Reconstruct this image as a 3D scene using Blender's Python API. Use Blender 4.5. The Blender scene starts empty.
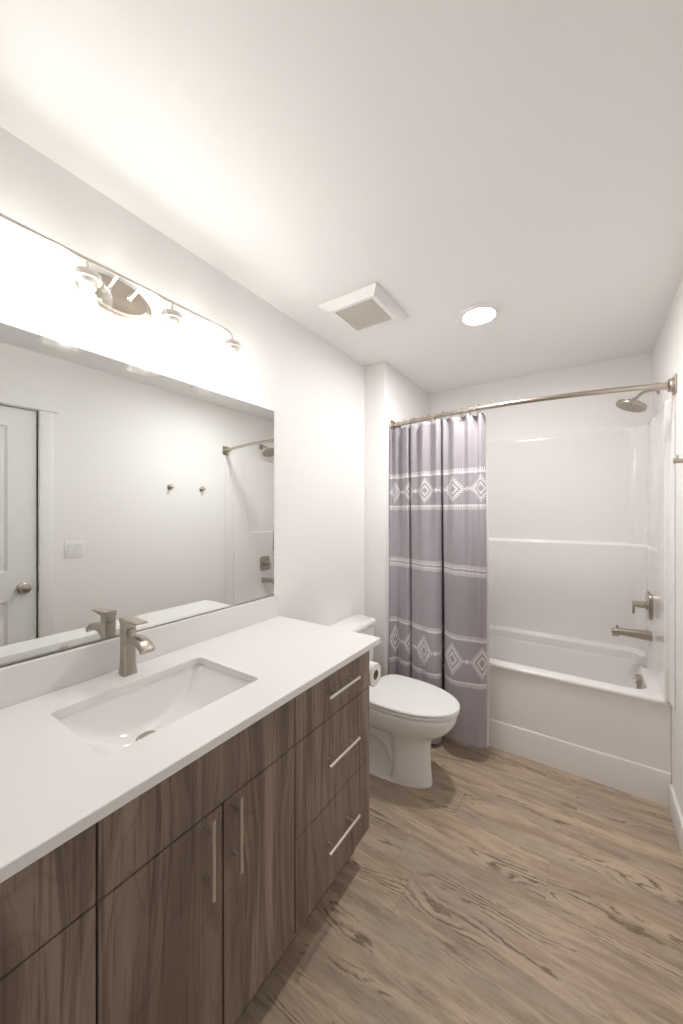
import bpy, bmesh, math, random
from mathutils import Vector, Matrix
PI = math.pi
sc = bpy.context.scene
C = sc.collection
random.seed(7)

# ------------------------------------------------------------------ camera, world, light, exposure
W = 1.611      # room width
H = 2.44       # ceiling height
YB = 2.976     # wall at the back of the tub
YA = 2.163     # face of the alcove partition
XA = 0.156     # partition width
Y0 = -0.55     # wall behind the camera
cam_d = bpy.data.cameras.new('camera')
cam = bpy.data.objects.new('camera', cam_d); C.objects.link(cam)
cam.location = (1.27, 0, 1.43)
cam.rotation_euler = (PI / 2, 0, math.radians(34.05))
cam_d.sensor_fit = 'VERTICAL'; cam_d.sensor_height = 36; cam_d.lens = 363 / 1024 * 36
cam_d.shift_y = 0.8 / 1024
cam_d.clip_start = 0.01
sc.camera = cam
world = bpy.data.worlds.new('world'); sc.world = world; world.use_nodes = True
world.node_tree.nodes['Background'].inputs[0].default_value = (0.8, 0.85, 0.9, 1)
world.node_tree.nodes['Background'].inputs[1].default_value = 0.3
BULB = 16.0        # strength of the four vanity bulbs
DISC = 62.0        # strength of the ceiling disc
sc.view_settings.view_transform = 'Standard'
sc.view_settings.look = 'None'
sc.view_settings.gamma = 1
sc.view_settings.use_curve_mapping = False
sc.view_settings.exposure = 2.17
sc.cycles.max_bounces = 16
sc.cycles.diffuse_bounces = 10
sc.cycles.glossy_bounces = 6
sc.cycles.transparent_max_bounces = 24
sc.cycles.sample_clamp_indirect = 6

# ------------------------------------------------------------------ node helpers
def new_mat(name):
    m = bpy.data.materials.new(name); m.use_nodes = True
    nt = m.node_tree
    return m, nt, nt.nodes['Principled BSDF']

class E:
    """a tiny expression wrapper round math nodes"""
    def __init__(s, nt, sock): s.nt, s.s = nt, sock
    def _op(s, op, *a):
        n = s.nt.nodes.new('ShaderNodeMath'); n.operation = op
        for i, v in enumerate((s,) + a):
            if isinstance(v, E): s.nt.links.new(v.s, n.inputs[i])
            else: n.inputs[i].default_value = v
        return E(s.nt, n.outputs[0])
    def __add__(s, o): return s._op('ADD', o)
    def __sub__(s, o): return s._op('SUBTRACT', o)
    def __mul__(s, o): return s._op('MULTIPLY', o)
    def __truediv__(s, o): return s._op('DIVIDE', o)
    def abs(s): return s._op('ABSOLUTE')
    def floor(s): return s._op('FLOOR')
    def fract(s): return s._op('FRACT')
    def sin(s): return s._op('SINE')
    def lt(s, o): return s._op('LESS_THAN', o)
    def gt(s, o): return s._op('GREATER_THAN', o)
    def mx(s, o): return s._op('MAXIMUM', o)
    def mn(s, o): return s._op('MINIMUM', o)
    def sstep(s, a, b):
        n = s.nt.nodes.new('ShaderNodeMapRange'); n.interpolation_type = 'SMOOTHSTEP'
        s.nt.links.new(s.s, n.inputs[0]); n.inputs[1].default_value = a; n.inputs[2].default_value = b
        return E(s.nt, n.outputs[0])

def coords(nt, kind='Object'):
    tc = nt.nodes.new('ShaderNodeTexCoord'); sp = nt.nodes.new('ShaderNodeSeparateXYZ')
    nt.links.new(tc.outputs[kind], sp.inputs[0])
    return [E(nt, sp.outputs[i]) for i in range(3)]

def vec(nt, x, y, z):
    c = nt.nodes.new('ShaderNodeCombineXYZ')
    for i, v in enumerate((x, y, z)):
        if isinstance(v, E): nt.links.new(v.s, c.inputs[i])
        else: c.inputs[i].default_value = v
    return c.outputs[0]

def noise(nt, v, scale=1, detail=4, rough=.55, dist=0):
    n = nt.nodes.new('ShaderNodeTexNoise'); nt.links.new(v, n.inputs['Vector'])
    n.inputs['Scale'].default_value = scale; n.inputs['Detail'].default_value = detail
    n.inputs['Roughness'].default_value = rough; n.inputs['Distortion'].default_value = dist
    return E(nt, n.outputs[0])

def mixc(nt, f, a, b):
    n = nt.nodes.new('ShaderNodeMix'); n.data_type = 'RGBA'
    if isinstance(f, E): nt.links.new(f.s, n.inputs[0])
    else: n.inputs[0].default_value = f
    for i, v in ((6, a), (7, b)):
        if isinstance(v, tuple): n.inputs[i].default_value = v + (1,)
        else: nt.links.new(v, n.inputs[i])
    return n.outputs[2]

def bump(nt, b, h, strength=.1, dist=.001):
    n = nt.nodes.new('ShaderNodeBump'); n.inputs['Strength'].default_value = strength
    n.inputs['Distance'].default_value = dist
    nt.links.new(h.s, n.inputs['Height']); nt.links.new(n.outputs[0], b.inputs['Normal'])

def plain(name, col, rough=.5, metal=0, coat=0, var=.03, spec=.5):
    m, nt, b = new_mat(name)
    x, y, z = coords(nt)
    n = noise(nt, vec(nt, x, y, z), 9, 3)
    c2 = tuple(v * (1 - var) for v in col)
    nt.links.new(mixc(nt, n, col, c2), b.inputs['Base Color'])
    b.inputs['Roughness'].default_value = rough; b.inputs['Metallic'].default_value = metal
    b.inputs['Coat Weight'].default_value = coat; b.inputs['Specular IOR Level'].default_value = spec
    return m

def paint(name, col, tex=.12):
    m, nt, b = new_mat(name)
    x, y, z = coords(nt)
    v = vec(nt, x, y, z)
    n = noise(nt, v, 2.2, 3); f = noise(nt, v, 90, 3)
    nt.links.new(mixc(nt, n, col, tuple(c * .975 for c in col)), b.inputs['Base Color'])
    b.inputs['Roughness'].default_value = .6
    b.inputs['Specular IOR Level'].default_value = .3
    bump(nt, b, f, tex, .0015)
    return m

def emis(name, col, strength):
    m, nt, b = new_mat(name)
    b.inputs['Base Color'].default_value = (.9, .9, .9, 1)
    b.inputs['Emission Color'].default_value = col + (1,); b.inputs['Emission Strength'].default_value = strength
    return m

M = {}
M['wall'] = paint('wall_paint', (.875, .865, .855))
M['ceiling'] = paint('ceiling_paint', (.89, .885, .875), .2)
M['trim'] = plain('trim_paint', (.86, .855, .85), .35)
M['door'] = plain('door_paint', (.84, .845, .85), .35)
M['quartz'] = plain('white_quartz', (.78, .77, .76), .18, var=.02)
M['ceramic'] = plain('white_ceramic', (.85, .845, .835), .08, var=.01, coat=.3)
M['acrylic'] = plain('white_acrylic', (.86, .84, .83), .14, var=.015, coat=.2)
M['plastic'] = plain('white_plastic', (.84, .84, .83), .35)
M['nickel'] = plain('brushed_nickel', (.50, .445, .385), .31, 1, var=.08)
M['nickel_light'] = plain('satin_nickel', (.72, .68, .63), .3, 1, var=.05)
M['nickel_dark'] = plain('aged_nickel', (.33, .29, .25), .35, 1, var=.05)
M['chrome'] = plain('chrome', (.8, .8, .8), .12, 1)
M['dark'] = plain('dark_gap', (.03, .025, .022), .7)
M['grille'] = plain('grille_plastic', (.62, .58, .53), .5)
M['paper'] = plain('tissue_paper', (.86, .85, .84), .9)
M['card'] = plain('cardboard', (.33, .22, .14), .9)
M['bulb'] = emis('bulb_glow', (1, .975, .95), BULB)
M['disc'] = emis('disc_glow', (1, .98, .955), DISC)
M['liner'], nt, b = new_mat('vinyl_liner')
x, y, z = coords(nt)
nt.links.new(mixc(nt, noise(nt, vec(nt, x, y, z), 6), (.88, .86, .85), (.84, .82, .81)), b.inputs['Base Color'])
b.inputs['Roughness'].default_value = .3; b.inputs['Alpha'].default_value = .55

# mirror
M['mirror'], nt, b = new_mat('mirror_silver')
x, y, z = coords(nt)
nt.links.new(mixc(nt, noise(nt, vec(nt, x, y, z), 2), (.86, .875, .865), (.855, .87, .86)), b.inputs['Base Color'])
b.inputs['Metallic'].default_value = 1; b.inputs['Roughness'].default_value = 0

# thin clear seeded glass of the lamp shades
m = bpy.data.materials.new('seeded_glass'); m.use_nodes = True; nt = m.node_tree; M['glass'] = m
nt.nodes.remove(nt.nodes['Principled BSDF'])
tr = nt.nodes.new('ShaderNodeBsdfTransparent'); tr.inputs[0].default_value = (.97, .97, .96, 1)
gl = nt.nodes.new('ShaderNodeBsdfGlossy'); gl.inputs['Roughness'].default_value = .03
lw = nt.nodes.new('ShaderNodeLayerWeight'); lw.inputs[0].default_value = .35
mx = nt.nodes.new('ShaderNodeMixShader')
nt.links.new((E(nt, lw.outputs['Facing']) * E(nt, lw.outputs['Facing']) * .35 + .03).s, mx.inputs[0]); nt.links.new(tr.outputs[0], mx.inputs[1]); nt.links.new(gl.outputs[0], mx.inputs[2])
x, y, z = coords(nt)
bn = nt.nodes.new('ShaderNodeBump'); bn.inputs['Strength'].default_value = .4; bn.inputs['Distance'].default_value = .002
nt.links.new(noise(nt, vec(nt, x, y, z), 120, 1).s, bn.inputs['Height'])
nt.links.new(bn.outputs[0], gl.inputs['Normal']); nt.links.new(bn.outputs[0], lw.inputs['Normal'])
nt.links.new(mx.outputs[0], nt.nodes['Material Output'].inputs[0])

# vanity laminate: vertical grain
M['wood'], nt, b = new_mat('taupe_wood_laminate')
x, y, z = coords(nt)
warp = noise(nt, vec(nt, x * 2, y * 3.2, z * .9), 1, 2) 
n1 = noise(nt, vec(nt, x * 18, y * 24 + warp * 7, z * 1.1), 1, 5, .6)
n2 = noise(nt, vec(nt, x * 60, y * 130, z * 3.5), 1, 4, .6)
n3 = noise(nt, vec(nt, x * 6, y * 6.5, z * .7), 1, 2)
n4 = noise(nt, vec(nt, x * 40, y * 75 + warp * 12, z * 1.6), 1, 3, .6)
rings = ((y * 9 + warp * 9 + z * .3) * 6.283).sin().abs().sstep(.0, .35)
c1 = mixc(nt, n1.sstep(.34, .64), (.150, .107, .081), (.370, .283, .224))
c2 = mixc(nt, n3.sstep(.3, .7) * .55, c1, (.200, .148, .118))
c3 = mixc(nt, n2.sstep(.5, .72) * .7, c2, (.095, .066, .051))
c5 = mixc(nt, n4.sstep(.56, .66) * .55, c3, (.088, .060, .047))
c4 = mixc(nt, (E(nt, rings.s) * -1 + 1) * .22, c5, (.08, .058, .048))
nt.links.new(c4, b.inputs['Base Color'])
b.inputs['Roughness'].default_value = .5
bump(nt, b, n2, .15, .0006)

# floor: wide planks that run along x
M['floor'], nt, b = new_mat('vinyl_plank')
x, y, z = coords(nt)
pw, pl = .178, 1.22
row = ((y + 5.05) / pw).floor()
fy = ((y + 5.05) / pw).fract()
off = (row * 12.9898).sin() * 43758.5453
off = off.fract()
xs = x / pl + off + 4
colid = xs.floor(); fx = xs.fract()
pid = ((row * 7.13 + colid * 3.77).sin() * 4375.85).fract()
pid2 = ((row * 3.3 + colid * 9.17).sin() * 1375.3).fract()
px = x + pid * 13; py = y + pid2 * 7
warp = noise(nt, vec(nt, px * 1.1, py * 3.5, 0), 1, 2, .5)
warp2 = noise(nt, vec(nt, px * 9, py * 30, 0), 1, 4, .65)
n1 = noise(nt, vec(nt, px * 2.0, py * 21 + warp * 5, 0), 1, 5, .62)
n2 = noise(nt, vec(nt, px * 12, py * 190, 0), 1, 4, .65)
tone = noise(nt, vec(nt, px * 1.3, py * 5, 0), 1, 3, .6)
tone2 = noise(nt, vec(nt, px * 4.0, py * 20 + warp * 2, 3), 1, 5, .65)
blot = noise(nt, vec(nt, px * 3.5, py * 9, 8), 1, 3, .6)
lines = ((py * 46 + warp * 26 + warp2 * 2.4) * 6.283).sin() * .5 + .5
msk = noise(nt, vec(nt, px * 1.6, py * 13 + warp * 3, 2), 1, 4, .65).sstep(.52, .60) * warp2.sstep(.32, .52)
vein = lines.sstep(.55, .9) * msk
lite = (lines * -1 + 1).sstep(.55, .95) * msk
c1 = mixc(nt, n1.sstep(.35, .65), (.370, .283, .205), (.600, .478, .355))
c2 = mixc(nt, tone.sstep(.46, .62) * .60, c1, (.375, .322, .270))
c2 = mixc(nt, blot.sstep(.55, .72) * .45, c2, (.56, .420, .285))
c2 = mixc(nt, tone2.sstep(.50, .68) * .65, c2, (.245, .188, .142))
c3 = mixc(nt, n2.sstep(.5, .72) * .55, c2, (.19, .142, .105))
c4 = mixc(nt, vein * .82, c3, (.130, .088, .064))
c4 = mixc(nt, lite * .45, c4, (.56, .46, .36))
c5 = mixc(nt, pid * .22, c4, (.30, .245, .20))
seam = fy.lt(.010).mx(fy.gt(.990)).mx(fx.lt(.0016)).mx(fx.gt(.9984))
c6 = mixc(nt, seam * .16, c5, (.09, .065, .05))
nt.links.new(c6, b.inputs['Base Color'])
b.inputs['Roughness'].default_value = .42
b.inputs['Specular IOR Level'].default_value = .35
bump(nt, b, (vein * -1) + n2 * .3 - seam, .25, .001)

# curtain weave with bands and diamonds, in cloth coordinates (u along the cloth, v = height)
M['curtain'], nt, b = new_mat('lavender_curtain_cloth')
u, v, _ = coords(nt, 'UV')
rough_e = noise(nt, vec(nt, u * 220, v * 220, 0), 1, 2)
tick = (u / .0105).fract().lt(.56)
def band(v0, core, tk):
    d = (v - v0).abs()
    return d.lt(core).mx(d.lt(tk) * tick)
def half_band(v0, core, tk, sgn):
    d = (v - v0) * sgn
    return d.abs().lt(core).mx(d.gt(0) * d.lt(tk) * tick)
pat = half_band(1.662, .0065, .024, 1).mx(half_band(1.468, .0065, .024, -1))
pat = pat.mx(half_band(.700, .0065, .024, 1)).mx(half_band(.445, .0065, .024, -1))
pat = pat.mx(((v - 1.098).abs() - .010).abs().lt(.0032)).mx((v - 1.098).abs().lt(.031) * tick * (v - 1.098).abs().gt(.004))
P_ = .165
for v0, hh in ((1.565, .085), (.572, .105)):
    fu = ((u / P_ + .1).fract() - .5) * P_
    dd = fu.abs() / .070 + (v - v0).abs() / hh
    tk2 = ((v - v0) / .0125).fract().lt(.55)
    rings = (dd.gt(.60) * dd.lt(.74)).mx(dd.gt(.26) * dd.lt(.44)).mx(dd.gt(.74) * dd.lt(.97) * tk2)
    rings = rings.mx((v - v0).abs().lt(.005) * fu.abs().gt(.060)).mx((v - v0).abs().lt(.014) * (fu.abs() - .078).abs().lt(.004))
    pat = pat.mx(rings)
pat = pat * rough_e.sstep(.28, .42)
weave = noise(nt, vec(nt, u * 700, v * 700, 0), 1, 2)
wv2 = noise(nt, vec(nt, u * 30, v * 5, 0), 1, 3)
base = mixc(nt, wv2, (.395, .362, .400), (.355, .325, .360))
nt.links.new(mixc(nt, pat * .88, base, (.80, .77, .78)), b.inputs['Base Color'])
b.inputs['Roughness'].default_value = .75; b.inputs['Sheen Weight'].default_value = .25
bump(nt, b, weave + pat, .35, .0008)

# ------------------------------------------------------------------ mesh helpers
def add_box(bm, x0, x1, y0, y1, z0, z1, bev=0, seg=2):
    r = bmesh.ops.create_cube(bm, size=1)
    vs = r['verts']
    bmesh.ops.scale(bm, vec=(abs(x1 - x0), abs(y1 - y0), abs(z1 - z0)), verts=vs)
    bmesh.ops.translate(bm, vec=((x0 + x1) / 2, (y0 + y1) / 2, (z0 + z1) / 2), verts=vs)
    if bev:
        es = list({e for v in vs for e in v.link_edges})
        bmesh.ops.bevel(bm, geom=es, offset=bev, segments=seg, affect='EDGES', profile=.5)

def loft(bm, loops, cap0=True, cap1=True, closed=True):
    rows = [[bm.verts.new(p) for p in lp] for lp in loops]
    n = len(rows[0])
    for a, b in zip(rows[:-1], rows[1:]):
        for i in range(n if closed else n - 1):
            j = (i + 1) % n
            bm.faces.new((a[i], a[j], b[j], b[i]))
    if cap0: bm.faces.new(rows[0][::-1])
    if cap1: bm.faces.new(rows[-1])
    return rows

def add_lathe(bm, prof, center, axis='z', n=40, cap0=True, cap1=True, sx=1.0, sy=1.0):
    """prof: (radius, height) along axis"""
    loops = []
    c = Vector(center)
    if isinstance(axis, str): ax = {'x': Vector((1, 0, 0)), 'y': Vector((0, 1, 0)), 'z': Vector((0, 0, 1)), '-x': Vector((-1, 0, 0)), '-z': Vector((0, 0, -1))}[axis]
    else: ax = Vector(axis).normalized()
    q = Vector((0, 0, 1)).rotation_difference(ax)
    for r, h in prof:
        loops.append([c + q @ Vector((r * sx * math.cos(2 * PI * i / n), r * sy * math.sin(2 * PI * i / n), h)) for i in range(n)])
    loft(bm, loops, cap0, cap1)

def catmull(pts, m=8):
    P = [Vector(p) for p in pts]
    out = []
    for i in range(len(P) - 1):
        p0 = P[max(i - 1, 0)]; p1 = P[i]; p2 = P[i + 1]; p3 = P[min(i + 2, len(P) - 1)]
        for k in range(m):
            t = k / m
            out.append(.5 * ((2 * p1) + (p2 - p0) * t + (2 * p0 - 5 * p1 + 4 * p2 - p3) * t * t + (3 * p1 - p0 - 3 * p2 + p3) * t ** 3))
    out.append(P[-1])
    return out

def add_tube(bm, pts, r, n=16, cap=True, rx=None):
    """r a number or list; parallel-transported circle"""
    pts = [Vector(p) for p in pts]
    loops = []
    t0 = (pts[1] - pts[0]).normalized()
    nrm = t0.orthogonal().normalized()
    for i, p in enumerate(pts):
        t = (pts[min(i + 1, len(pts) - 1)] - pts[max(i - 1, 0)]).normalized()
        nrm = (nrm - t * nrm.dot(t)).normalized()
        bi = t.cross(nrm)
        rr = r[i] if isinstance(r, (list, tuple)) else r
        loops.append([p + (nrm * math.cos(2 * PI * k / n) + bi * math.sin(2 * PI * k / n)) * rr for k in range(n)])
    loft(bm, loops, cap, cap)

def rrect(x0, x1, y0, y1, r, z, n=8):
    """rounded rectangle loop, 4*(n+1) points"""
    pts = []
    r = min(r, (x1 - x0) / 2 - 1e-4, (y1 - y0) / 2 - 1e-4)
    for cx, cy, a0 in ((x1 - r, y1 - r, 0), (x0 + r, y1 - r, 90), (x0 + r, y0 + r, 180), (x1 - r, y0 + r, 270)):
        for k in range(n + 1):
            a = math.radians(a0 + 90 * k / n)
            pts.append((cx + r * math.cos(a), cy + r * math.sin(a), z))
    return pts

def grid(bm, pts, uv=None):
    rows = [[bm.verts.new(p) for p in r] for r in pts]
    lay = bm.loops.layers.uv.new('UVMap') if uv else None
    for j in range(len(rows) - 1):
        for i in range(len(rows[0]) - 1):
            f = bm.faces.new((rows[j][i], rows[j][i + 1], rows[j + 1][i + 1], rows[j + 1][i]))
            if uv:
                for l, (a, c) in zip(f.loops, ((j, i), (j, i + 1), (j + 1, i + 1), (j + 1, i))):
                    l[lay].uv = uv[a][c]
    return rows

WORLD = {}
def thing(name, label, cat, loc=(0, 0, 0), group=None):
    o = bpy.data.objects.new(name, None); C.objects.link(o)
    o.location = loc; o['label'] = label; o['category'] = cat
    o.empty_display_size = .05
    if group: o['group'] = group
    WORLD[o.name] = Vector(loc)
    return o

def obj(name, bm, mat, parent=None, smooth=True, origin=None, angle=35, recalc=True):
    if recalc: bmesh.ops.recalc_face_normals(bm, faces=bm.faces[:])
    me = bpy.data.meshes.new(name)
    if parent is not None: base = WORLD[parent.name]
    elif origin is not None: base = Vector(origin)
    else: base = Vector((0, 0, 0))
    bmesh.ops.translate(bm, vec=-base, verts=bm.verts[:])
    bm.to_mesh(me); bm.free()
    me.materials.append(M[mat] if isinstance(mat, str) else mat)
    if smooth:
        me.shade_smooth()
        me.set_sharp_from_angle(angle=math.radians(angle))
    o = bpy.data.objects.new(name, me); C.objects.link(o)
    if parent is not None: o.parent = parent; WORLD[o.name] = base
    else: o.location = base; WORLD[o.name] = base
    return o

def tag(o, label, cat, group=None):
    o['label'] = label; o['category'] = cat
    if group: o['group'] = group
    return o

def struct(name, bm, m, parent=None, **k):
    o = obj(name, bm, m, parent, **k)
    if parent is None: o['kind'] = 'structure'
    return o

def copy_tree(o, parent=None):
    c = o.copy(); C.objects.link(c)
    if parent: c.parent = parent
    for ch in list(o.children): copy_tree(ch, c)
    return c

def B(): return bmesh.new()
def box(*a, **k):
    bm = B(); add_box(bm, *a, **k); return bm
def boxes(*lst, bev=0):
    bm = B()
    for b_ in lst: add_box(bm, *b_, bev=bev)
    return bm

# ------------------------------------------------------------------ room shell
T = .12
struct('floor', box(-T, W + T, Y0 - T, YB + T, -.1, 0), 'floor', smooth=False)
struct('ceiling', box(-T, W + T, Y0 - T, YB + T, H, H + .1), 'ceiling', smooth=False)
struct('wall_left', box(-T, 0, Y0 - T, YB + T, 0, H), 'wall', smooth=False)
struct('wall_back', box(-T, W + T, YB, YB + T, 0, H), 'wall', smooth=False)
struct('wall_rear', box(-T, W + T, Y0 - T, Y0, 0, H), 'wall', smooth=False)
struct('wall_alcove', box(0, XA, YA, YB, 0, H, bev=.006), 'wall')
# right wall with the door opening
DY0, DY1, DZ = .059, .826, 2.072
struct('wall_right', boxes((W, W + T, Y0 - T, DY0, 0, H), (W, W + T, DY1, YB + T, 0, H), (W, W + T, DY0, DY1, DZ, H)), 'wall', smooth=False)

def baseboard(name, x0, x1, y0, y1):
    bm = B(); add_box(bm, x0, x1, y0, y1, 0, .128, bev=.0035)
    struct(name, bm, 'trim')
baseboard('baseboard_right', W - .014, W, DY1 + .078, 2.330)
baseboard('baseboard_left', 0, .014, 1.312, YA)
baseboard('baseboard_alcove', .014, XA, YA - .014, YA)
baseboard('baseboard_rear', .0, W, Y0, Y0 + .014)

# door casing (craftsman style) and door in the right wall
bm = B()
for a, b_ in ((DY0 - .075, DY0 - .002), (DY1 + .003, DY1 + .076)):
    add_box(bm, W - .018, W, a, b_, 0, DZ + .004, bev=.002)
struct('trim_1', bm, 'trim')
struct('trim_2', box(W - .026, W, DY0 - .100, DY1 + .100, DZ + .005, DZ + .13, bev=.002), 'trim')
bm = B()   # jamb
add_box(bm, W - .003, W + T, DY1, DY1 + .018, 0, DZ + .018); add_box(bm, W - .003, W + T, DY0 - .018, DY0, 0, DZ + .018); add_box(bm, W - .003, W + T, DY0, DY1, DZ, DZ + .018)
add_box(bm, W + .05, W + .062, DY1 - .012, DY1, 0, DZ); add_box(bm, W + .05, W + .062, DY0, DY0 + .012, 0, DZ); 
struct('trim_3', bm, 'trim')
# door leaf: moulded two-panel face
def door_leaf():
    bm = B()
    y0, y1, z0, z1 = DY0 + .004, DY1 - .006, .012, DZ - .004
    panels = [(y0 + .135, y1 - .137, 1.07, 1.955), (y0 + .135, y1 - .137, .24, .895)]
    def depth(y, z):
        d = 0
        for a, b_, c, e in panels:
            m = min(y - a, b_ - y, z - c, e - z)
            if m > 0:
                if m < .014: d = .009 * m / .014
                elif m < .03: d = .009
                elif m < .05: d = .009 - .006 * (m - .03) / .02
                else: d = .003
        return d
    ys = {y0, y1}; zs = {z0, z1}
    for a, b_, c, e in panels:
        for k in (0, .014, .03, .05):
            ys |= {a + k, b_ - k}; zs |= {c + k, e - k}
    ys = sorted(ys); zs = sorted(zs)
    xf = W + .008
    grid(bm, [[(xf + depth(y, z), y, z) for y in ys] for z in zs])
    add_box(bm, xf + .012, xf + .037, y0, y1, z0, z1)
    lo = [(y0, z0), (y1, z0), (y1, z1), (y0, z1)]
    loft(bm, [[(xf, y, z) for y, z in lo], [(xf + .012, y, z) for y, z in lo]], False, False)
    return bm
d = struct('door_1', door_leaf(), 'door', smooth=False)
def knob(bm, x, y, z):
    add_lathe(bm, [(.0, 0), (.032, 0), (.032, .006), (.026, .012), (.012, .016), (.011, .034), (.020, .040), (.027, .050), (.0275, .058), (.022, .066), (.010, .070), (.0, .070)], (x, y, z), '-x', 32, False, False)
bm = B(); knob(bm, W + .008, .752, .968)
obj('door_knob', bm, 'nickel', d)
bm = B(); add_box(bm, W + .0065, W + .0155, DY1 - .0062, DY1 - .0045, .94, 1.0); add_box(bm, W - .0045, W + .03, DY1 - .002, DY1 + .004, .935, 1.005, bev=.001)
obj('strike_plate', bm, 'nickel', d)

# ------------------------------------------------------------------ vanity cabinet
VY0, VY1 = -.240, 1.299
FX = .533
t = thing('vanity_cabinet', 'long taupe wood-grain vanity cabinet with bar pulls under the white countertop', 'cabinet', (.27, .565, 0))
bm = boxes((.002, FX - .019, VY0, VY0 + .018, .0, .895), (.002, FX - .019, VY1 - .018, VY1, .135, .895), (.002, .458, VY1 - .018, VY1, 0, .14),
           (0.002, FX - .019, VY0, VY1, .135, .153), (.002, .012, VY0, VY1, .135, .895),
           (.012, FX - .019, .289, .307, .153, .80), (.012, FX - .019, .828, .846, .153, .80), (FX - .10, FX - .019, VY0, VY1, .870, .896), (.002, .08, VY0, VY1, .870, .896))
obj('cabinet_body', bm, 'wood', t, smooth=False)
obj('gap_shade', boxes((FX - .030, FX - .0195, VY0 + .018, VY1 - .018, .153, .868)), 'dark', t, smooth=False)  # near-black sheet behind the fronts, painting in the shade of their gaps
obj('toe_kick', box(.44, .456, VY0, VY1 - .018, 0, .135), 'wood', t, smooth=False)
g = .0022
def front(name, y0, y1, z0, z1):
    bm = B(); add_box(bm, FX - .0185, FX, y0 + g, y1 - g, z0 + g, z1 - g, bev=.0012, seg=1)
    return obj(name, bm, 'wood', t)
def pull(parent, y, z, L, vert):
    bm = B()
    X = FX + .033; r = .0054
    if vert:
        add_tube(bm, [(X, y, z - L / 2), (X, y, z + L / 2)], r, 16)
        for s in (-1, 1): add_tube(bm, [(FX, y, z + s * L * .31), (X, y, z + s * L * .31)], .0048, 12)
    else:
        add_tube(bm, [(X, y - L / 2, z), (X, y + L / 2, z)], r, 16)
        for s in (-1, 1): add_tube(bm, [(FX, y + s * L * .31, z), (X, y + s * L * .31, z)], .0048, 12)
    h = obj('handle', bm, 'nickel_light', parent)
    h['label'] = 'brushed nickel bar handle'
ZT, ZA, ZB_, ZK = .877, .720, .427, .139
for y0, y1 in ((VY0 + .001, .298), (.838, VY1 - .001)):
    for z0, z1, hz in ((ZA, ZT, .815), (ZB_, ZA, .588), (ZK, ZB_, .298)):
        dr = front('drawer', y0, y1, z0, z1)
        pull(dr, (y0 + y1) / 2 - .001, hz, .192, False)
front('false_front', .298, .838, ZA, ZT)
for y0, y1, hy in ((.298, .574, .521), (.574, .838, .601)):
    dd = front('door', y0, y1, ZK, ZA)
    pull(dd, hy, .640, .186, True)

# ------------------------------------------------------------------ countertop with sink cut-out
CZ = .924; CT = .023
CX, CY0, CY1 = .578, -.255, 1.309
SX0, SX1, SY0, SY1 = .142, .442, .348, .778
tc_ = thing('countertop', 'white quartz countertop with a rectangular sink cutout on the vanity cabinet', 'countertop', (.29, .565, CZ - CT))
bm = B()
N = 8
hole_t = rrect(SX0, SX1, SY0, SY1, .014, CZ, N)
hole_c = rrect(SX0 - .0015, SX1 + .0015, SY0 - .0015, SY1 + .0015, .0155, CZ, N)
def outer(ins, z, r=.003): return rrect(.0015 + ins, CX - ins, CY0 + ins, CY1 - ins, r, z, N)
hole = lambda z, e=0: rrect(SX0 - e, SX1 + e, SY0 - e, SY1 + e, .014 + e, z, N)
loft(bm, [hole(CZ - CT), hole(CZ - .0015), hole(CZ, .0012), outer(.0015, CZ), outer(0, CZ - .0015), outer(0, CZ - CT + .0015), outer(.0015, CZ - CT), hole(CZ - CT)], False, False)
bmesh.ops.remove_doubles(bm, verts=bm.verts[:], dist=1e-6)
obj('slab', bm, 'quartz', tc_, smooth=False)
obj('backsplash', box(.001, .020, CY0, 1.300, CZ + .0003, 1.026, bev=.0012, seg=1), 'quartz', tc_)

# undermount sink
ts = thing('sink', 'white rectangular undermount sink with curved ends set in the vanity countertop', 'sink', ((SX0 + SX1) / 2, (SY0 + SY1) / 2, CZ - CT - .14))
bm = B()
ex0, ex1, ey0, ey1 = SX0 - .006, SX1 + .006, SY0 - .006, SY1 + .006
zt = CZ - CT - .0008
D = .128
nx, ny = 44, 64
pts = []
cyc = (ey0 + ey1) / 2; hy = (ey1 - ey0) / 2; cxc = (ex0 + ex1) / 2; hx = (ex1 - ex0) / 2
def sdepth(tx, ty):
    fy_ = (1 - abs(ty) ** 2.0) ** .9 if abs(ty) < 1 else 0
    fx_ = (1 - abs(tx) ** 14) if abs(tx) < 1 else 0
    return D * fy_ * max(fx_, 0) ** .9
def edge(tt): return math.copysign(1 - (1 - abs(tt)) ** 2.2, tt)
for j in range(ny + 1):
    ty = edge(-1 + 2 * j / ny)
    pts.append([])
    for i in range(nx + 1):
        tx = edge(-1 + 2 * i / nx)
        pts[-1].append((cxc + tx * hx, cyc + ty * hy, zt - sdepth(tx, ty)))
rows = grid(bm, pts)
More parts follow.
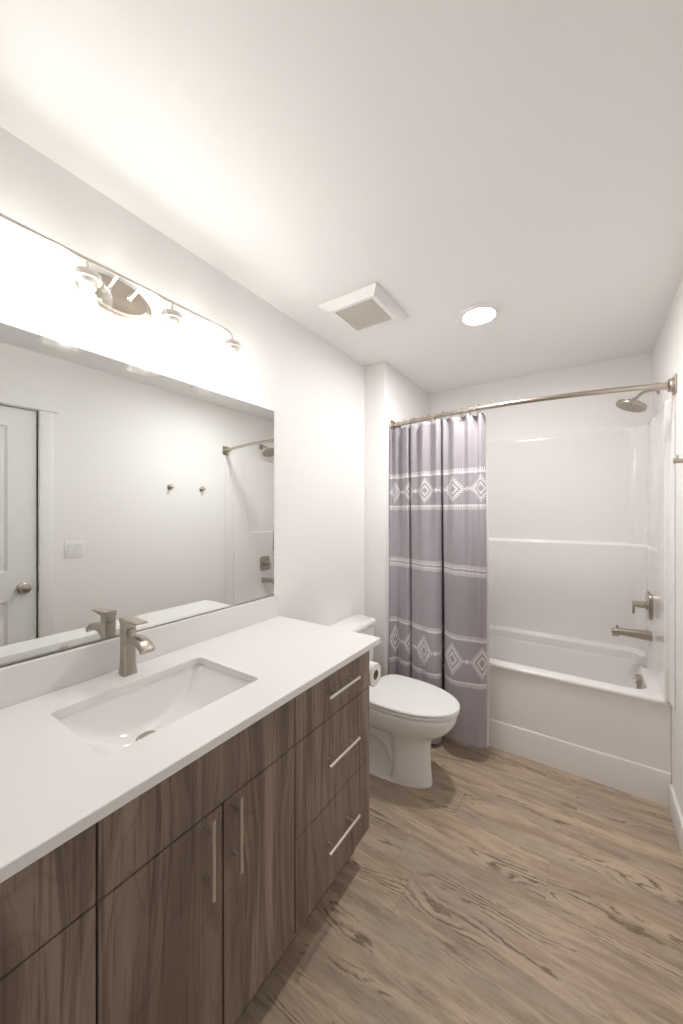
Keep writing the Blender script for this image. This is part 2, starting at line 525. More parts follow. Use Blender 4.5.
# rim flange under the slab
ring = [rows[0][i] for i in range(nx + 1)] + [rows[j][nx] for j in range(1, ny + 1)] + [rows[ny][i] for i in range(nx - 1, -1, -1)] + [rows[j][0] for j in range(ny - 1, 0, -1)]
out_ = []
for v_ in ring:
    dx = max(-1, min(1, (v_.co.x - cxc) / hx)); dy = max(-1, min(1, (v_.co.y - cyc) / hy))
    out_.append(bm.verts.new((cxc + dx * (hx + .02), cyc + dy * (hy + .02), zt)))
for i in range(len(ring)):
    j = (i + 1) % len(ring); bm.faces.new((ring[i], ring[j], out_[j], out_[i]))
ob = obj('basin', bm, 'ceramic', ts)
sm = ob.modifiers.new('thickness', 'SOLIDIFY'); sm.thickness = .008; sm.offset = -1
DX, DY = .206, .563
zd = zt - sdepth((DX - cxc) / hx, (DY - cyc) / hy)
bm = B()
add_lathe(bm, [(0, .0075), (.012, .0075), (.019, .006), (.0195, .003), (.021, .003), (.027, .0045), (.031, .0025), (.032, 0.0)], (DX, DY, zd), 'z', 36, False, False)
obj('drain', bm, 'nickel', ts)

# faucet
FY = .571; FXc = .072
tf = thing('faucet', 'brushed nickel single-handle faucet with an arched spout behind the sink', 'faucet', (FXc, FY, CZ))
bm = B()
secs = [(0, .0210, .0210), (.004, .0210, .0210), (.012, .0198, .0198), (.03, .0184, .0184), (.055, .0176, .0176), (.08, .0173, .0173), (.11, .0178, .0178), (.135, .018, .018), (.142, .018, .018)]
loft(bm, [rrect(FXc - a, FXc + a, FY - b_, FY + b_, .006, CZ + h + .0002, 4) for h, a, b_ in secs])
obj('faucet_body', bm, 'nickel', tf)
bm = B()
# handle: block and flat lever rising gently to the back
def tilt(p, piv=(FXc, FY, CZ + .147), a=math.radians(2)):
    v_ = Vector(p) - Vector(piv); c_, s_ = math.cos(a), math.sin(a)
    return Vector(piv) + Vector((v_.x * c_ + v_.z * s_, v_.y, -v_.x * s_ + v_.z * c_))
loft(bm, [rrect(FXc - .018, FXc + .018, FY - .018, FY + .018, .006, CZ + .1445, 4), rrect(FXc - .018, FXc + .018, FY - .018, FY + .018, .006, CZ + .162, 4)])
prof = [(-.019, .0185, .014), (.0, .0185, .0135), (.03, .0185, .009), (.06, .018, .0055), (.083, .0175, .004), (.086, .0165, .003)]
lv = []
for dx, hw_, th in prof:
    zt_ = CZ + .176
    lv.append([tilt((FXc + dx, FY + a, zt_ + b_)) for a, b_ in ((-hw_, -th), (hw_, -th), (hw_, 0), (hw_ - .001, .0008), (-hw_ + .001, .0008), (-hw_, 0))])
loft(bm, lv)
loft(bm, [rrect(FXc - .018, FXc + .018, FY - .018, FY + .018, .006, CZ + .1615, 4), rrect(FXc - .0185, FXc + .0175, FY - .018, FY + .018, .006, CZ + .1705, 4)])
obj('faucet_handle', bm, 'nickel', tf, angle=25)
bm = B()
cl = catmull([(FXc + .010, FY, CZ + .105), (FXc + .04, FY, CZ + .116), (FXc + .075, FY, CZ + .117), (FXc + .102, FY, CZ + .110), (FXc + .121, FY, CZ + .096)], 6)
loops = []
for i, p in enumerate(cl):
    f = i / (len(cl) - 1)
    tn = (cl[min(i + 1, len(cl) - 1)] - cl[max(i - 1, 0)]).normalized()
    up = Vector((-tn.z, 0, tn.x))
    hw_ = .0168 + .0035 * f; th = .0125 - .0035 * f
    loops.append([p + Vector((0, 1, 0)) * a + up * b_ for a, b_ in ((-hw_, -th), (hw_, -th), (hw_, th * .5), (hw_ * .75, th), (-hw_ * .75, th), (-hw_, th * .5))])
loft(bm, loops)
obj('spout', bm, 'nickel', tf, angle=50)
bm = B(); add_tube(bm, [(FXc - .030, FY, CZ), (FXc - .030, FY, CZ + .06)], .0025, 10); add_lathe(bm, [(0, 0), (.005, .001), (.006, .006), (.005, .011), (0, .012)], (FXc - .030, FY, CZ + .057), 'z', 14, False, False)
add_tube(bm, [(FXc - .030, FY, CZ + .057), (FXc - .012, FY, CZ + .057)], .002, 8)
obj('drain_rod', bm, 'nickel', tf)

# mirror
MY0, MY1, MZ0, MZ1 = -.255, 1.284, 1.031, 1.927
tm = thing('wall_mirror', 'large frameless rectangular mirror on the left wall above the backsplash', 'mirror', (0, .555, MZ0))
obj('mirror_glass', box(.0005, .0055, MY0, MY1, MZ0, MZ1, bev=.0006, seg=1), 'mirror', tm, smooth=False)
obj('bottom_channel', boxes((.0005, .0075, MY0, MY1, MZ0 - .004, MZ0 - .0002), (.0058, .0075, MY0, MY1, MZ0 - .004, MZ0 + .004)), 'chrome', tm, smooth=False)
bm = B(); add_lathe(bm, [(0, .0035), (.006, .003), (.0085, .0012), (.009, 0), (.009, -.002)], (.0080, .424, MZ0 + .007), 'x', 20, False, False, sx=.6, sy=1)
obj('clip', bm, 'nickel', tm)

# ------------------------------------------------------------------ vanity light
LX, LZ = .090, 2.153
LYS = [.200, .453, .707, .962]
tl = thing('vanity_light', 'four-bulb brushed nickel bar light with clear glass shades above the mirror', 'wall lamp', (0, .581, 2.12))
bm = B()
add_lathe(bm, [(0, .0), (.115, .0), (.115, .006), (.110, .010), (.098, .012), (.094, .017), (.090, .020), (0, .021)], (.001, .567, 2.128), 'x', 64, False, False, sx=.52, sy=1.0)
obj('back_plate', bm, 'nickel', tl)
for s in (-1, 1):
    bm = B()
    add_tube(bm, catmull([(.02, .567 + s * .032, 2.135), (.05, .567 + s * .034, 2.140), (LX, .567 + s * .034, LZ)], 6), .0052, 12)
    add_lathe(bm, [(0, 0), (.009, 0), (.009, .006), (.006, .010), (0, .010)], (.0205, .567 + s * .032, 2.135), 'x', 16, False, False)
    obj('arm', bm, 'nickel_light', tl)
bm = B()
e = .028
pth = [(LX, LYS[0], LZ - .035), (LX, LYS[0], LZ - e)] + [(LX, LYS[0] + e * (1 - math.cos(a)), LZ - e + e * math.sin(a)) for a in [PI / 2 * k / 6 for k in range(1, 7)]]
pth += [(LX, LYS[3] - e * (1 - math.cos(a)), LZ - e + e * math.sin(a)) for a in [PI / 2 * (6 - k) / 6 for k in range(0, 7)]] + [(LX, LYS[3], LZ - .035)]
add_tube(bm, pth, .0052, 14)
obj('bar', bm, 'nickel_light', tl)
first = None
for i, ly in enumerate(LYS):
    if first is None:
        bm = B()
        zt_ = LZ - .036
        add_lathe(bm, [(0, 0), (.014, 0), (.030, -.003), (.0325, -.007), (.0325, -.016), (.034, -.018), (.034, -.023), (.026, -.024), (.02, -.045), (.014, -.046), (0, -.046)], (LX, ly, zt_), 'z', 36, False, False)
        soc = obj('lamp_socket', bm, 'nickel_light', tl)
        bm = B()
        add_lathe(bm, [(.0315, -.021), (.044, -.026), (.055, -.036), (.0605, -.052), (.062, -.075), (.062, -.150), (.0632, -.160), (.0645, -.165), (.0630, -.1665), (.0608, -.160), (.0600, -.150), (.0600, -.075), (.0585, -.053), (.053, -.038), (.043, -.0285), (.031, -.0235)], (LX, ly, zt_), 'z', 40, False, False)
        sh = obj('glass_shade', bm, 'glass', tl); sh['label'] = 'clear glass jar shade'
        bm = B()
        add_lathe(bm, [(0, -.056), (.011, -.057), (.013, -.066), (.021, -.080), (.026, -.096), (.025, -.111), (.016, -.122), (0, -.126)], (LX, ly, zt_), 'z', 28, False, False)
        bu = obj('bulb', bm, 'bulb', tl); bu['label'] = 'glowing white bulb'
        first = (soc, sh, bu)
        # the outermost sockets hang from the bar's own bent ends
    else:
        for o in first:
            c = o.copy(); C.objects.link(c); c.parent = tl; c.location = (o.location.x, o.location.y + ly - LYS[0], o.location.z)
    if i in (1, 2):
        bm = B(); add_tube(bm, [(LX, ly, LZ - .004), (LX, ly, LZ - .038)], .0045, 12)
        obj('stem', bm, 'nickel_light', tl)

# ------------------------------------------------------------------ ceiling disc light and fan
td = thing('ceiling_light', 'round white flush disc light glowing on the ceiling near the shower', 'ceiling lamp', (.818, 1.91, H))
bm = B(); add_lathe(bm, [(.098, 0), (.098, -.006), (.092, -.014), (.078, -.019), (.074, -.016), (.074, -.004)], (.818, 1.91, H), 'z', 64, False, False)
obj('trim_ring', bm, 'plastic', td)
bm = B(); add_lathe(bm, [(.0745, -.015), (.06, -.017), (.03, -.019), (0, -.0195)], (.818, 1.91, H), 'z', 48, False, False)
obj('diffuser', bm, 'disc', td)

tx = thing('exhaust_fan', 'square white exhaust fan with a louvred grille on the ceiling', 'exhaust fan', (.362, 1.55, H))
bm = B()
fx0, fx1, fy0, fy1 = .186, .508, 1.400, 1.745
gx0, gx1, gy0, gy1 = .258, .464, 1.438, 1.652
def rl(x0, x1, y0, y1, z): return [(x0, y0, z), (x1, y0, z), (x1, y1, z), (x0, y1, z)]
loft(bm, [rl(fx0, fx1, fy0, fy1, H - .0005), rl(fx0, fx1, fy0, fy1, H - .006), rl(gx0 - .018, gx1 + .018, gy0 - .016, gy1 + .022, H - .040), rl(gx0, gx1, gy0, gy1, H - .040), rl(gx0, gx1, gy0, gy1, H - .02)], False, True)
obj('fan_cover', bm, 'plastic', tx, smooth=False)
bm = B()
n = 17
for k in range(n):
    yy = gy0 + (gy1 - gy0) * (k + .5) / n
    add_box(bm, gx0, gx1, yy - .0042, yy + .0042, H - .037, H - .028)
for k in range(1, 20):
    xx = gx0 + (gx1 - gx0) * k / 20
    add_box(bm, xx - .0012, xx + .0012, gy0, gy1, H - .035, H - .029)
obj('grille', bm, 'grille', tx, smooth=False)

# ------------------------------------------------------------------ toilet
TY = 1.843
tt = thing('toilet', 'white two-piece toilet with closed lid between the vanity and the shower curtain', 'toilet', (.38, TY, 0))
def egg(xb, xf, hw, z, n=64, back=.55, dent=0, xm=None, pw=2.0):
    """loop: rounded-square at the back (xb), long ellipse at the front (xf)"""
    pts = []
    xm = xm if xm is not None else xb + (xf - xb) * .36
    for i in range(n):
        a = 2 * PI * i / n
        c_, s_ = math.cos(a), math.sin(a)
        if c_ >= 0:
            x = xm + (xf - xm) * abs(c_) ** (2 / pw); y = hw * math.copysign(abs(s_) ** (2 / pw), s_)
        else:
            q = back
            x = xm - (xm - xb) * abs(c_) ** q; y = hw * math.copysign(abs(s_) ** q, s_)
        if dent:
            w = max(0, min(1, (.425 - x) / .03)) * max(0, min(1, (x - .16) / .03))
            w = w * w * (3 - 2 * w)
            y = math.copysign(max(abs(y) - dent * w, .02), y) if abs(y) > .02 else y
        pts.append((x, TY + y, z))
    return pts
bm = B()
secs = [(.0005, .10, .598, .108, 0, .30), (.006, .10, .600, .110, 0, .30), (.012, .10, .599, .109, .030, .30), (.05, .10, .594, .105, .036, .30), (.10, .10, .590, .102, .036, .30), (.16, .10, .588, .101, .034, .30), (.21, .10, .589, .103, .030, .30),
        (.245, .10, .601, .112, .022, .31), (.275, .10, .640, .132, .008, .33), (.305, .11, .680, .160, 0, .36), (.34, .13, .708, .178, 0, .38), (.37, .15, .722, .184, 0, .40), (.390, .16, .725, .185, 0, .41), (.402, .165, .723, .183, 0, .41), (.405, .168, .718, .178, 0, .41)]
loft(bm, [egg(a, b_, hw_, z_, 96, .45, dn, xm_) for z_, a, b_, hw_, dn, xm_ in secs])
loft(bm, [rrect(.03, .26, TY - .10, TY + .10, .03, .30), rrect(.02, .27, TY - .115, TY + .115, .03, .36), rrect(.02, .27, TY - .12, TY + .12, .03, .404), rrect(.024, .266, TY - .116, TY + .116, .026, .408)])
# trapway bulge on each flank
for s in (-1, 1):
    add_tube(bm, catmull([(.40, TY + s * .045, .10), (.36, TY + s * .052, .18), (.29, TY + s * .055, .215), (.22, TY + s * .052, .18), (.18, TY + s * .050, .10), (.15, TY + s * .05, .02)], 6), .030, 16)
obj('bowl', bm, 'ceramic', tt, angle=50)
def seatloop(ins, z, n=72):
    pts = []
    xb, xf, xm, hw_ = .245 + ins, .738 - ins, .42, .190 - ins
    for i in range(n):
        a = 2 * PI * i / n; c_, s_ = math.cos(a), math.sin(a)
        if c_ >= 0: x = xm + (xf - xm) * c_ ; y = hw_ * s_
        else: x = xm - (xm - xb) * abs(c_) ** .42; y = hw_ * math.copysign(abs(s_) ** .45, s_) * (1 - .12 * abs(c_) ** 2)
        pts.append((x, TY + y, z))
    return pts
bm = B()
loft(bm, [seatloop(.012, .4085), seatloop(.005, .4105), seatloop(.002, .417), seatloop(.005, .4255), seatloop(.014, .4275)])
obj('seat', bm, 'plastic', tt, angle=60)
bm = B()
loft(bm, [seatloop(.016, .4290), seatloop(.004, .4315), seatloop(-.001, .436), seatloop(.001, .443), seatloop(.008, .4465), seatloop(.03, .4485), seatloop(.09, .4500), seatloop(.14, .4505)])
obj('lid', bm, 'plastic', tt, angle=60)
for s in (-1, 1):
    bm = B(); add_box(bm, .222, .262, TY + s * .075 - .02, TY + s * .075 + .02, .412, .436, bev=.006)
    obj('seat_hinge', bm, 'plastic', tt)
bm = B()
loft(bm, [rrect(.03, .158, TY - .162, TY + .150, .03, .405), rrect(.022, .163, TY - .168, TY + .156, .03, .42), rrect(.016, .170, TY - .180, TY + .168, .03, .60), rrect(.014, .173, TY - .184, TY + .172, .03, .735)])
obj('tank', bm, 'ceramic', tt, angle=50)
bm = B()
loft(bm, [rrect(.010, .178, TY - .190, TY + .178, .03, .7355), rrect(.007, .181, TY - .193, TY + .181, .032, .740), rrect(.007, .181, TY - .193, TY + .181, .032, .757), rrect(.011, .177, TY - .189, TY + .177, .032, .765), rrect(.022, .166, TY - .178, TY + .166, .03, .769)])
obj('tank_lid', bm, 'ceramic', tt, angle=50)
bm = B(); add_lathe(bm, [(0, 0), (.012, 0), (.012, .01), (0, .012)], (.171, TY - .14, .69), 'x', 20, False, False); add_tube(bm, [(.180, TY - .14, .69), (.184, TY - .07, .682)], [.006, .005], 10)
obj('flush_lever', bm, 'chrome', tt)

# toilet paper roll on its holder on the vanity's end panel
RX, RY, RZ = .474, 1.362, .740
trh = thing('toilet_paper_holder', 'nickel paper holder fixed to the end panel of the vanity', 'paper holder', (.40, VY1, RZ))
bm = B()
add_lathe(bm, [(0, 0), (.020, 0), (.020, .005), (.012, .008), (.007, .012), (.007, RY - VY1 - .004)], (.400, VY1 + .0002, RZ + .012), (0, 1, 0), 20, False, True)
obj('post', bm, 'nickel', trh)
bm = B(); add_tube(bm, [(.392, RY, RZ + .012), (.505, RY, RZ + .012)], .0065, 12)
obj('arm', bm, 'nickel', trh)
tr_ = thing('toilet_paper_roll', 'white toilet paper roll with cardboard core at the far end of the vanity', 'toilet paper', (RX, RY, RZ - .048))
bm = B()
r0, r1 = .0205, .048
add_lathe(bm, [(r0, -.052), (r1 - .002, -.052), (r1, -.050), (r1, .050), (r1 - .002, .052), (r0, .052), (r0, -.052)], (RX, RY, RZ), 'x', 48, False, False)
obj('paper', bm, 'paper', tr_)
bm = B(); add_lathe(bm, [(r0 - .0002, -.0522), (r0 - .0002, .0522), (r0 - .0015, .0522), (r0 - .0015, -.0522), (r0 - .0002, -.0522)], (RX, RY, RZ), 'x', 32, False, False)
obj('core', bm, 'card', tr_)

# ------------------------------------------------------------------ bathtub
TZ = .512
TX0, TX1, TYF = XA + .002, W - .001, 2.350
tb = thing('bathtub', 'white alcove bathtub with a stepped apron along the back of the room', 'bathtub', (.885, 2.66, 0))
bm = B()
N = 8
BX = YB - .002
def o_(z, dy, r=.004): return rrect(TX0, TX1, TYF + dy, BX, r, z, N)
loops = [o_(.0005, .000), o_(.158, .000), o_(.164, .001), o_(.167, .005), o_(.400, .007), o_(.480, .006), o_(.490, .002), o_(.496, .000), o_(.504, .000), o_(.509, .003), o_(TZ, .010)]
def i_(a, z, r): return rrect(TX0 + .10 + a, TX1 - .078 - a * .35, TYF + .080 + a * .35, 2.884 - a * .3, r, z, N)
loops += [i_(-.010, TZ, .07), i_(-.003, TZ - .003, .065), i_(.004, TZ - .014, .06), i_(.03, .40, .06), i_(.06, .25, .07), i_(.10, .15, .08), i_(.14, .105, .09), i_(.22, .088, .10), i_(.5, .085, .05)]
loft(bm, loops, True, True)
obj('tub_shell', bm, 'acrylic', tb, angle=48)
# overflow plate on the drain-end inner wall
bm = B()
loft(bm, [[(1.534 - d_, y_, z_) for (y_, z_, _) in rrect(2.655, 2.715, .425, .492, .006, 0, 4)] for d_ in (0, .024, .027)])
add_tube(bm, [(1.510, 2.685, .462), (1.500, 2.685, .458)], .008, 14)
obj('overflow_plate', bm, 'nickel', tb)
# maker's oval badge on the apron
bm = B()
add_lathe(bm, [(0, .0015), (.024, .0012), (.0255, 0)], (1.515, TYF + .0108, .466), (0, -1, 0), 32, False, False, sx=1.0, sy=.30)
obj('badge', bm, 'dark', tb)['label'] = 'small dark oval badge'
bm = B()
for k in range(6):
    xx = 1.515 - .0165 + k * .0062
    add_box(bm, xx, xx + .0038, TYF + .0088, TYF + .0095, .4635, .4685)
obj('badge_lettering', bm, 'nickel_light', bpy.data.objects['badge'])

# ------------------------------------------------------------------ shower surround (moulded walls)
tsu = None
SF = 2.352       # front edge
th_side = .020
SZ0, SZ1 = TZ + .001, 1.972
def smooth(a, b_, t_):
    t_ = max(0, min(1, (t_ - a) / (b_ - a))); return t_ * t_ * (3 - 2 * t_)
R_ = .100
xs0, xs1, yb_ = XA + .018, W - .018, YB - .020   # nominal inner faces
prm = []     # (s, x, y, nx, ny)
def arc_pts():
    out = []
    for k in range(46): y = SF + (yb_ - R_ - SF) * k / 45; out.append((xs1, y, -1, 0, 'R'))
    for k in range(1, 13):
        a = PI / 2 * k / 12; out.append((xs1 - R_ + R_ * math.cos(a), yb_ - R_ + R_ * math.sin(a), -math.cos(a), -math.sin(a), 'C1'))
    for k in range(1, 90): x = xs1 - R_ - (xs1 - xs0 - 2 * R_) * k / 90; out.append((x, yb_, 0, -1, 'B'))
    for k in range(0, 13):
        a = PI / 2 + PI / 2 * k / 12; out.append((xs0 + R_ + R_ * math.cos(a), yb_ - R_ + R_ * math.sin(a), -math.cos(a), -math.sin(a), 'C2'))
    for k in range(1, 46): y = yb_ - R_ - (yb_ - R_ - SF) * k / 45; out.append((xs0, y, 1, 0, 'L'))
    return out
def prot(x, y, z, sec):
    p = 0
    low = 1 - smooth(.563, .578, z)
    mid = 1 - smooth(1.222, 1.236, z)
    topb = 0
    if sec == 'B' or sec[0] == 'C':
        col = max(smooth(1.515, 1.54, x), 1 - smooth(.235, .26, x)) if sec == 'B' else 1
        p = .026 * max(mid, .58 * col) + .044 * low
        if sec[0] == 'C':
            pass
    else:
        # sloping front edge of the side recess
        yl = 2.43 + .12 * max(0, min(1, (1.95 - z) / .74))
        rec = smooth(yl - .006, yl + .006, y) * (1 - smooth(2.66, 2.76, y))
        p = .008 * (1 - rec * (1 - mid)) + .018 * smooth(2.58, 2.84, y) * (.4 + .6 * mid)
        p += .044 * low * smooth(2.78, 2.87, y)
    return p
zs = [SZ0 + (SZ1 - SZ0) * k / 60 for k in range(61)] + [.556, .561, .565, .570, .575, .580, 1.218, 1.223, 1.227, 1.231, 1.235, 1.239, 1.920, 1.926, 1.932, 1.938, 1.944, 1.950]
zs = sorted(z for z in zs if z <= SZ1)
ap = arc_pts()
pts = []
for z in zs:
    pts.append([(x + nx_ * prot(x, y, z, s), y + ny_ * prot(x, y, z, s), z) for x, y, nx_, ny_, s in ap])
# top lip returns to the wall
def onwall(x, y, s):
    if s == 'R': return (W - .001, y)
    if s == 'L': return (XA + .001, y)
    if s == 'B': return (x, YB - .001)
    if s == 'C1': return (min(W - .001, x + .024), min(YB - .001, y + .02))
    return (max(XA + .001, x - .024), min(YB - .001, y + .02))
lip1 = [(x + nx_ * (prot(x, y, SZ1, s) - .004), y + ny_ * (prot(x, y, SZ1, s) - .004), SZ1 + .005) for x, y, nx_, ny_, s in ap]
lip2 = [onwall(x, y, s) + (SZ1 + .006,) for x, y, nx_, ny_, s in ap]
pts += [lip1, lip2]
# front flanges
def addends(row):
    xr, yr, zr = row[0]; xl, yl, zl = row[-1]
    a = [(W - .001, SF - .095, zr), (W - .006, SF - .096, zr), (W - .008, SF - .090, zr), (W - .008, SF - .014, zr), (W - .013, SF - .008, zr), (xr + .004, SF - .007, zr), (xr + .001, SF - .003, zr)]
    b_ = [(xl - .001, SF - .003, zl), (xl - .004, SF - .007, zl), (XA + .010, SF - .008, zl), (XA + .006, SF - .014, zl), (XA + .006, SF - .090, zl), (XA + .001, SF - .095, zl)]
    return a + row + b_
rows_ = pts[:-2]
rows_.append(pts[-2])
def closed_row(r):
    z = r[0][2]; f = addends(r)
    a = [(W - .001, YB - .001, z), (XA + .001, YB - .001, z)]
    return f + a[::-1]
bm = B(); loft(bm, [closed_row(r) for r in rows_])
sur = obj('shower_surround', bm, 'acrylic', None, origin=(.885, 2.66, TZ), angle=60)
tag(sur, 'glossy white moulded shower surround with a shelf ledge lining the tub alcove', 'shower surround')

# shower valve, spout, shower head on the right side of the alcove
XR = xs1 - prot(xs1, 2.76, .9, 'R') - .0005
tv = thing('shower_valve', 'nickel shower valve with a rectangular plate and lever above the tub spout', 'shower valve', (XR, 2.735, .895))
bm = B()
pl_ = rrect(2.735 - .062, 2.735 + .062, .895 - .075, .895 + .075, .032, 0, 8)
loft(bm, [[(XR - d_, 2.735 + (y_ - 2.735) * s_, .895 + (z_ - .895) * s_) for (y_, z_, _) in pl_] for d_, s_ in ((-.012, 1), (.004, 1), (.008, .97), (.009, .90))])
obj('escutcheon', bm, 'nickel', tv)
bm = B()
add_lathe(bm, [(.026, 0), (.026, .010), (.020, .014), (.0185, .050), (.0185, .066), (.016, .068), (0, .068)], (XR - .009, 2.735, .895), '-x', 28, False, False)
obj('valve_stem', bm, 'nickel', tv)
bm = B(); add_box(bm, XR - .078, XR - .066, 2.735 - .008, 2.735 + .008, .838, .908, bev=.002)
obj('lever', bm, 'nickel', tv)
tp = thing('tub_spout', 'nickel bathtub spout projecting from the side wall below the valve', 'tub spout', (XR, 2.72, .72))
bm = B()
loops = []
for dx, hw_, hz, dz in ((-.012, .026, .026, 0), (.002, .026, .026, 0), (.06, .024, .022, .001), (.12, .021, .018, .002), (.15, .021, .0175, .000), (.168, .020, .017, -.001), (.176, .016, .013, -.002)):
    loops.append([(XR - dx, 2.72 + y_, .722 + dz + z_) for (y_, z_, _) in rrect(-hw_, hw_, -hz, hz, .010, 0, 4)])
loft(bm, loops)
loft(bm, [rrect(XR - .174, XR - .140, 2.705, 2.735, .006, .696, 4), rrect(XR - .174, XR - .140, 2.705, 2.735, .006, .715, 4)])
obj('spout_body', bm, 'nickel', tp)
bm = B(); add_lathe(bm, [(.004, .735), (.004, .748), (.0075, .750), (.0075, .758), (0, .759)], (XR - .150, 2.72, 0), 'z', 16, True, False)
obj('diverter_knob', bm, 'nickel', tp)

tsh = thing('shower_head', 'round nickel rain shower head on a curved arm below the curtain rod', 'shower head', (W, 2.72, 2.13))
bm = B(); add_lathe(bm, [(0, 0), (.030, 0), (.030, .004), (.022, .010), (.012, .014), (.0, .014)], (W, 2.72, 2.132), '-x', 32, False, False)
obj('flange', bm, 'nickel', tsh)
ax_ = Vector((-.20, -.18, -1)).normalized()
ax_ = Vector((-.42, -.12, -1)).normalized()
hc = Vector((1.487, 2.72, 2.062))
bm = B(); add_tube(bm, catmull([(W - .005, 2.72, 2.132), (1.585, 2.72, 2.134), (1.553, 2.72, 2.130), (1.528, 2.72, 2.117), tuple(hc - ax_ * .026)], 6), .0085, 14)
obj('shower_arm', bm, 'nickel', tsh)
bm = B()
add_lathe(bm, [(0, -.042), (.012, -.040), (.014, -.030), (.012, -.022), (.020, -.016), (.042, -.013), (.066, -.010), (.075, -.005), (.0765, .003), (.075, .012), (.071, .013), (.070, .011), (0, .011)], tuple(hc), tuple(ax_), 48, False, False)
obj('spray_head', bm, 'nickel', tsh)
bm = B()
q_ = Vector((0, 0, 1)).rotation_difference(ax_)
for rr, nn in ((.012, 6), (.026, 12), (.040, 18), (.055, 26)):
    for k in range(nn):
        a = 2 * PI * k / nn
        add_lathe(bm, [(.0018, .0108), (.0014, .0130), (0, .0132)], tuple(hc + q_ @ Vector((rr * math.cos(a), rr * math.sin(a), 0))), tuple(ax_), 6, False, False)
obj('nozzles', bm, 'dark', tsh)

# ------------------------------------------------------------------ curved curtain rod
RZ_ = 2.024
def rody(x): return 2.262 - .115 * (1 - ((x - .886) / .73) ** 2)
trod = thing('curtain_rod', 'curved nickel shower curtain rod spanning the tub alcove', 'curtain rod', (.886, 2.2, RZ_))
bm = B(); add_tube(bm, [(x_, rody(x_), RZ_) for x_ in [XA + .022 + (W - XA - .044) * k / 40 for k in range(41)]], .0125, 20)
obj('rod', bm, 'nickel', trod)
for xx, s in ((XA, 1), (W, -1)):
    bm = B()
    ycc = rody(xx)
    loft(bm, [[(xx + s * d_, y_, z_) for (y_, z_, _) in rrect(ycc - hw_, ycc + hw_, RZ_ - hz, RZ_ + hz, .006, 0, 4)] for d_, hw_, hz in ((.0008, .036, .042), (.006, .036, .042), (.008, .034, .040))])
    add_lathe(bm, [(.031, .008), (.031, .022), (.028, .026), (.0165, .027), (.0165, .060), (.0190, .061), (.0190, .072), (.0130, .073)], (xx, ycc, RZ_), (s, -.12 * 1, 0), 28, False, True)
    obj('rod_bracket', bm, 'nickel', trod)

# curtain
ctrl = [(.160, 2.215), (.172, 2.205), (.205, 2.262), (.245, 2.225), (.296, 2.208), (.312, 2.235), (.284, 2.300), (.298, 2.305), (.331, 2.21), (.388, 2.155), (.419, 2.160), (.466, 2.135), (.514, 2.145), (.533, 2.180), (.500, 2.290), (.515, 2.305), (.552, 2.19), (.580, 2.150), (.625, 2.130), (.672, 2.136), (.708, 2.152), (.744, 2.158), (.770, 2.170), (.792, 2.192)]
bot = catmull([(a, b_, 0) for a, b_ in ctrl], 14)
topc = []
for k, (a, b_) in enumerate(ctrl):
    xt = a - .004
    wig = .018 * (1 if k % 2 else -1)
    xt = .166 + (a - .162) * .985
    topc.append((xt, rody(xt) + (b_ - (2.27 - .16 * min(1, max(0, (a - .2) / .5)))) * .35 + wig, 0))
top = catmull(topc, 14)
arc = [0]
for a, b_ in zip(bot[:-1], bot[1:]): arc.append(arc[-1] + (b_ - a).length)
CZ0, CZ1 = .018, 1.997
nz = 90
pts, uvs = [], []
for j in range(nz + 1):
    f = j / nz
    w = smooth(.0, 1.0, f) ** 1.3
    row, ur = [], []
    for i, (b_, tpnt) in enumerate(zip(bot, top)):
        p = b_.lerp(tpnt, w)
        p = p + Vector((0, .006 * math.sin(arc[i] * 26 + f * 5) * math.sin(f * PI), 0))
        z = CZ0 + (CZ1 - CZ0) * f
        bl = math.exp(-((f - .56) / .26) ** 2) * smooth(.5, .8, p.x)
        p.y -= .095 * bl; p.x += .026 * bl
        sag = .010 * (1 - math.cos(arc[i] / arc[-1] * 11 * 2 * PI)) / 2 * smooth(.93, 1, f)
        hem = .010 * math.sin(arc[i] * 14) * (1 - smooth(0, .08, f))
        row.append((p.x, p.y, z - sag + hem * 1.0 + .004 + .062 * smooth(.50, .60, p.x) * (1 - smooth(0, .12, f)))); ur.append((arc[i], z))
    pts.append(row); uvs.append(ur)
bm = B(); grid(bm, pts, uvs)
cu = obj('shower_curtain', bm, 'curtain', None, recalc=False, origin=(.47, 2.25, CZ0), angle=180)
tag(cu, 'lavender grey shower curtain with white woven bands and diamonds hanging from the rod', 'shower curtain')
sm = cu.modifiers.new('thickness', 'SOLIDIFY'); sm.thickness = .0016; sm.offset = 0

# liner, just behind the curtain
lc = [(.178, 2.326), (.24, 2.332), (.31, 2.330), (.40, 2.330), (.46, 2.333), (.51, 2.336), (.56, 2.290), (.62, 2.220), (.68, 2.170), (.74, 2.185), (.774, 2.202), (.803, 2.212)]
lb = catmull([(a, b_, 0) for a, b_ in lc], 8)
lt_ = catmull([(.176 + (a - .178) * .972, rody(a) + .066 + .006 * (1 if k % 2 else -1) if a < .7 else rody(a) + .050 + .006 * (1 if k % 2 else -1), 0) for k, (a, b_) in enumerate(lc)], 8)
pts = []
for j in range(41):
    f = j / 40
    row = []
    for k, (b_, tpnt) in enumerate(zip(lb, lt_)):
        p = b_.lerp(tpnt, smooth(.0, 1.0, f))
        e = (k / (len(lb) - 1)) ** 3
        bl = math.exp(-((f - .56) / .26) ** 2) * smooth(.5, .8, p.x)
        p.y -= .095 * bl; p.x += .026 * bl
        z0_ = .022 + .055 * smooth(.50, .62, p.x)
        row.append((p.x + e * .008 * math.sin(f * PI), p.y, z0_ + (1.990 - z0_) * f))
    pts.append(row)
bm = B(); grid(bm, pts)
li = obj('curtain_liner', bm, 'liner', None, origin=(.47, 2.33, .022), angle=180)
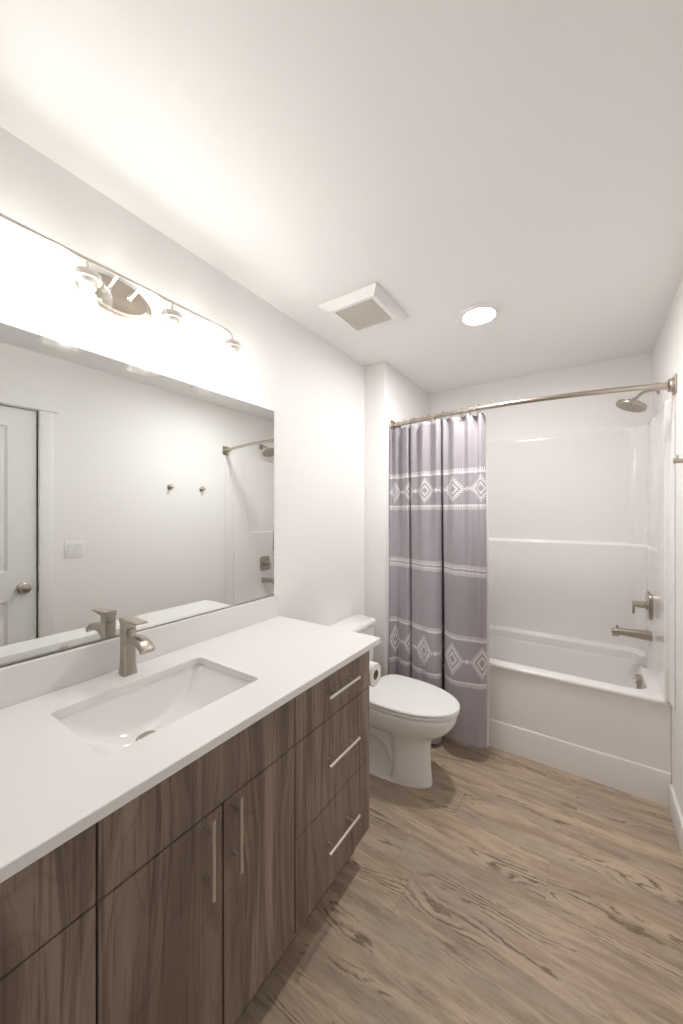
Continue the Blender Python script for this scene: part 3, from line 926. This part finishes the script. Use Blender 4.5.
tag(li, 'translucent white vinyl liner peeking out behind the lavender curtain', 'curtain liner')

# curtain rings
ring0 = None
for i, (xx, tz, lab) in enumerate([(.215, 18, 'nearest the left rod bracket'), (.270, -24, 'second from the left rod bracket'), (.318, 14, 'left of the close pair of rings'), (.345, -10, 'right of the close pair near the left bracket'),
                         (.405, 22, 'fifth from the left rod bracket'), (.447, -15, 'sixth from the left rod bracket'), (.492, 10, 'over the middle of the bunched curtain'), (.545, -20, 'right of the middle of the curtain'),
                         (.602, 16, 'fourth from the free edge of the curtain'), (.660, -8, 'third from the free edge of the curtain'), (.712, 12, 'next to last before the free curtain edge'), (.758, -14, 'at the free right edge of the curtain')]):
    if ring0 is None:
        bm = B()
        cp = [(0, .0205 * math.sin(a), .0245 * math.cos(a) - .004) for a in [math.radians(d_) for d_ in range(-150, 151, 15)]]
        cp = [(0, -.004, -.036)] + cp + [(0, .004, -.036)]
        add_tube(bm, [Vector(p) + Vector((0, 0, 0)) for p in cp], .0021, 8)
        for s in (-1, 1): add_lathe(bm, [(0, -.0035), (.003, -.002), (.0035, 0), (.003, .002), (0, .0035)], (0, s * .004, -.036), 'z', 10, False, False)
        r = obj('curtain_ring', bm, 'nickel_dark', None, angle=60); ring0 = r
    else:
        r = ring0.copy(); C.objects.link(r)
    r.location = (xx, rody(xx), RZ_); r.rotation_euler = (0, 0, math.radians(tz))
    tag(r, 'nickel curtain ring on the rod, ' + lab, 'curtain ring', 'curtain rings on the shower rod')

# ------------------------------------------------------------------ things on the right wall
def hook(name, y, z, label):
    t_ = thing(name, label, 'robe hook', (W, y, z), 'robe hooks on the right wall')
    bm = B(); add_lathe(bm, [(0, 0), (.023, 0), (.023, .006), (.019, .009), (.0, .009)], (W, y, z), '-x', 32, False, False)
    obj('flange', bm, 'nickel', t_)
    bm = B(); add_tube(bm, [(W - .008, y, z), (W - .040, y, z)], .0098, 18)
    add_lathe(bm, [(.0098, 0), (.011, .001), (.011, .006), (.008, .008), (0, .008)], (W - .039, y, z), '-x', 20, False, False)
    obj('peg', bm, 'nickel', t_)
    bm = B(); add_tube(bm, [(W - .034, y, z + .004), (W - .034, y, z + .024)], [.0048, .0038], 12)
    obj('pin', bm, 'nickel', t_)
    return t_
h1 = hook('robe_hook', 2.000, 1.642, 'nickel peg hook on the right wall, the one beside the shower')
h2 = copy_tree(h1); h2.location.y = 1.699
h2['label'] = 'nickel peg hook on the right wall, the one nearer the light switch'

tw = thing('light_switch', 'white double rocker light switch on the wall beside the door', 'light switch', (W, 1.022, 1.183))
bm = B(); loft(bm, [[(W - d_, y_, z_) for (y_, z_, _) in rrect(1.022 - .0585 + i__, 1.022 + .0585 - i__, 1.183 - .058 + i__, 1.183 + .058 - i__, .004, 0, 4)] for d_, i__ in ((.0003, 0), (.004, 0), (.006, .003))])
obj('cover_plate', bm, 'plastic', tw)
for s in (-1, 1):
    yy = 1.022 + s * .023
    obj('rocker_surround', box(W - .0066, W - .0055, yy - .0178, yy + .0178, 1.183 - .0345, 1.183 + .0345), 'grille', tw, smooth=False)
    bm = B()
    pr_ = [(-.033, .0075), (0, .0085), (.033, .0115)]
    loft(bm, [[(W - .0062, yy - .0162, 1.183 + z_), (W - d_, yy - .0162, 1.183 + z_), (W - d_, yy + .0162, 1.183 + z_), (W - .0062, yy + .0162, 1.183 + z_)] for z_, d_ in pr_])
    obj('rocker', bm, 'plastic', tw, smooth=False)
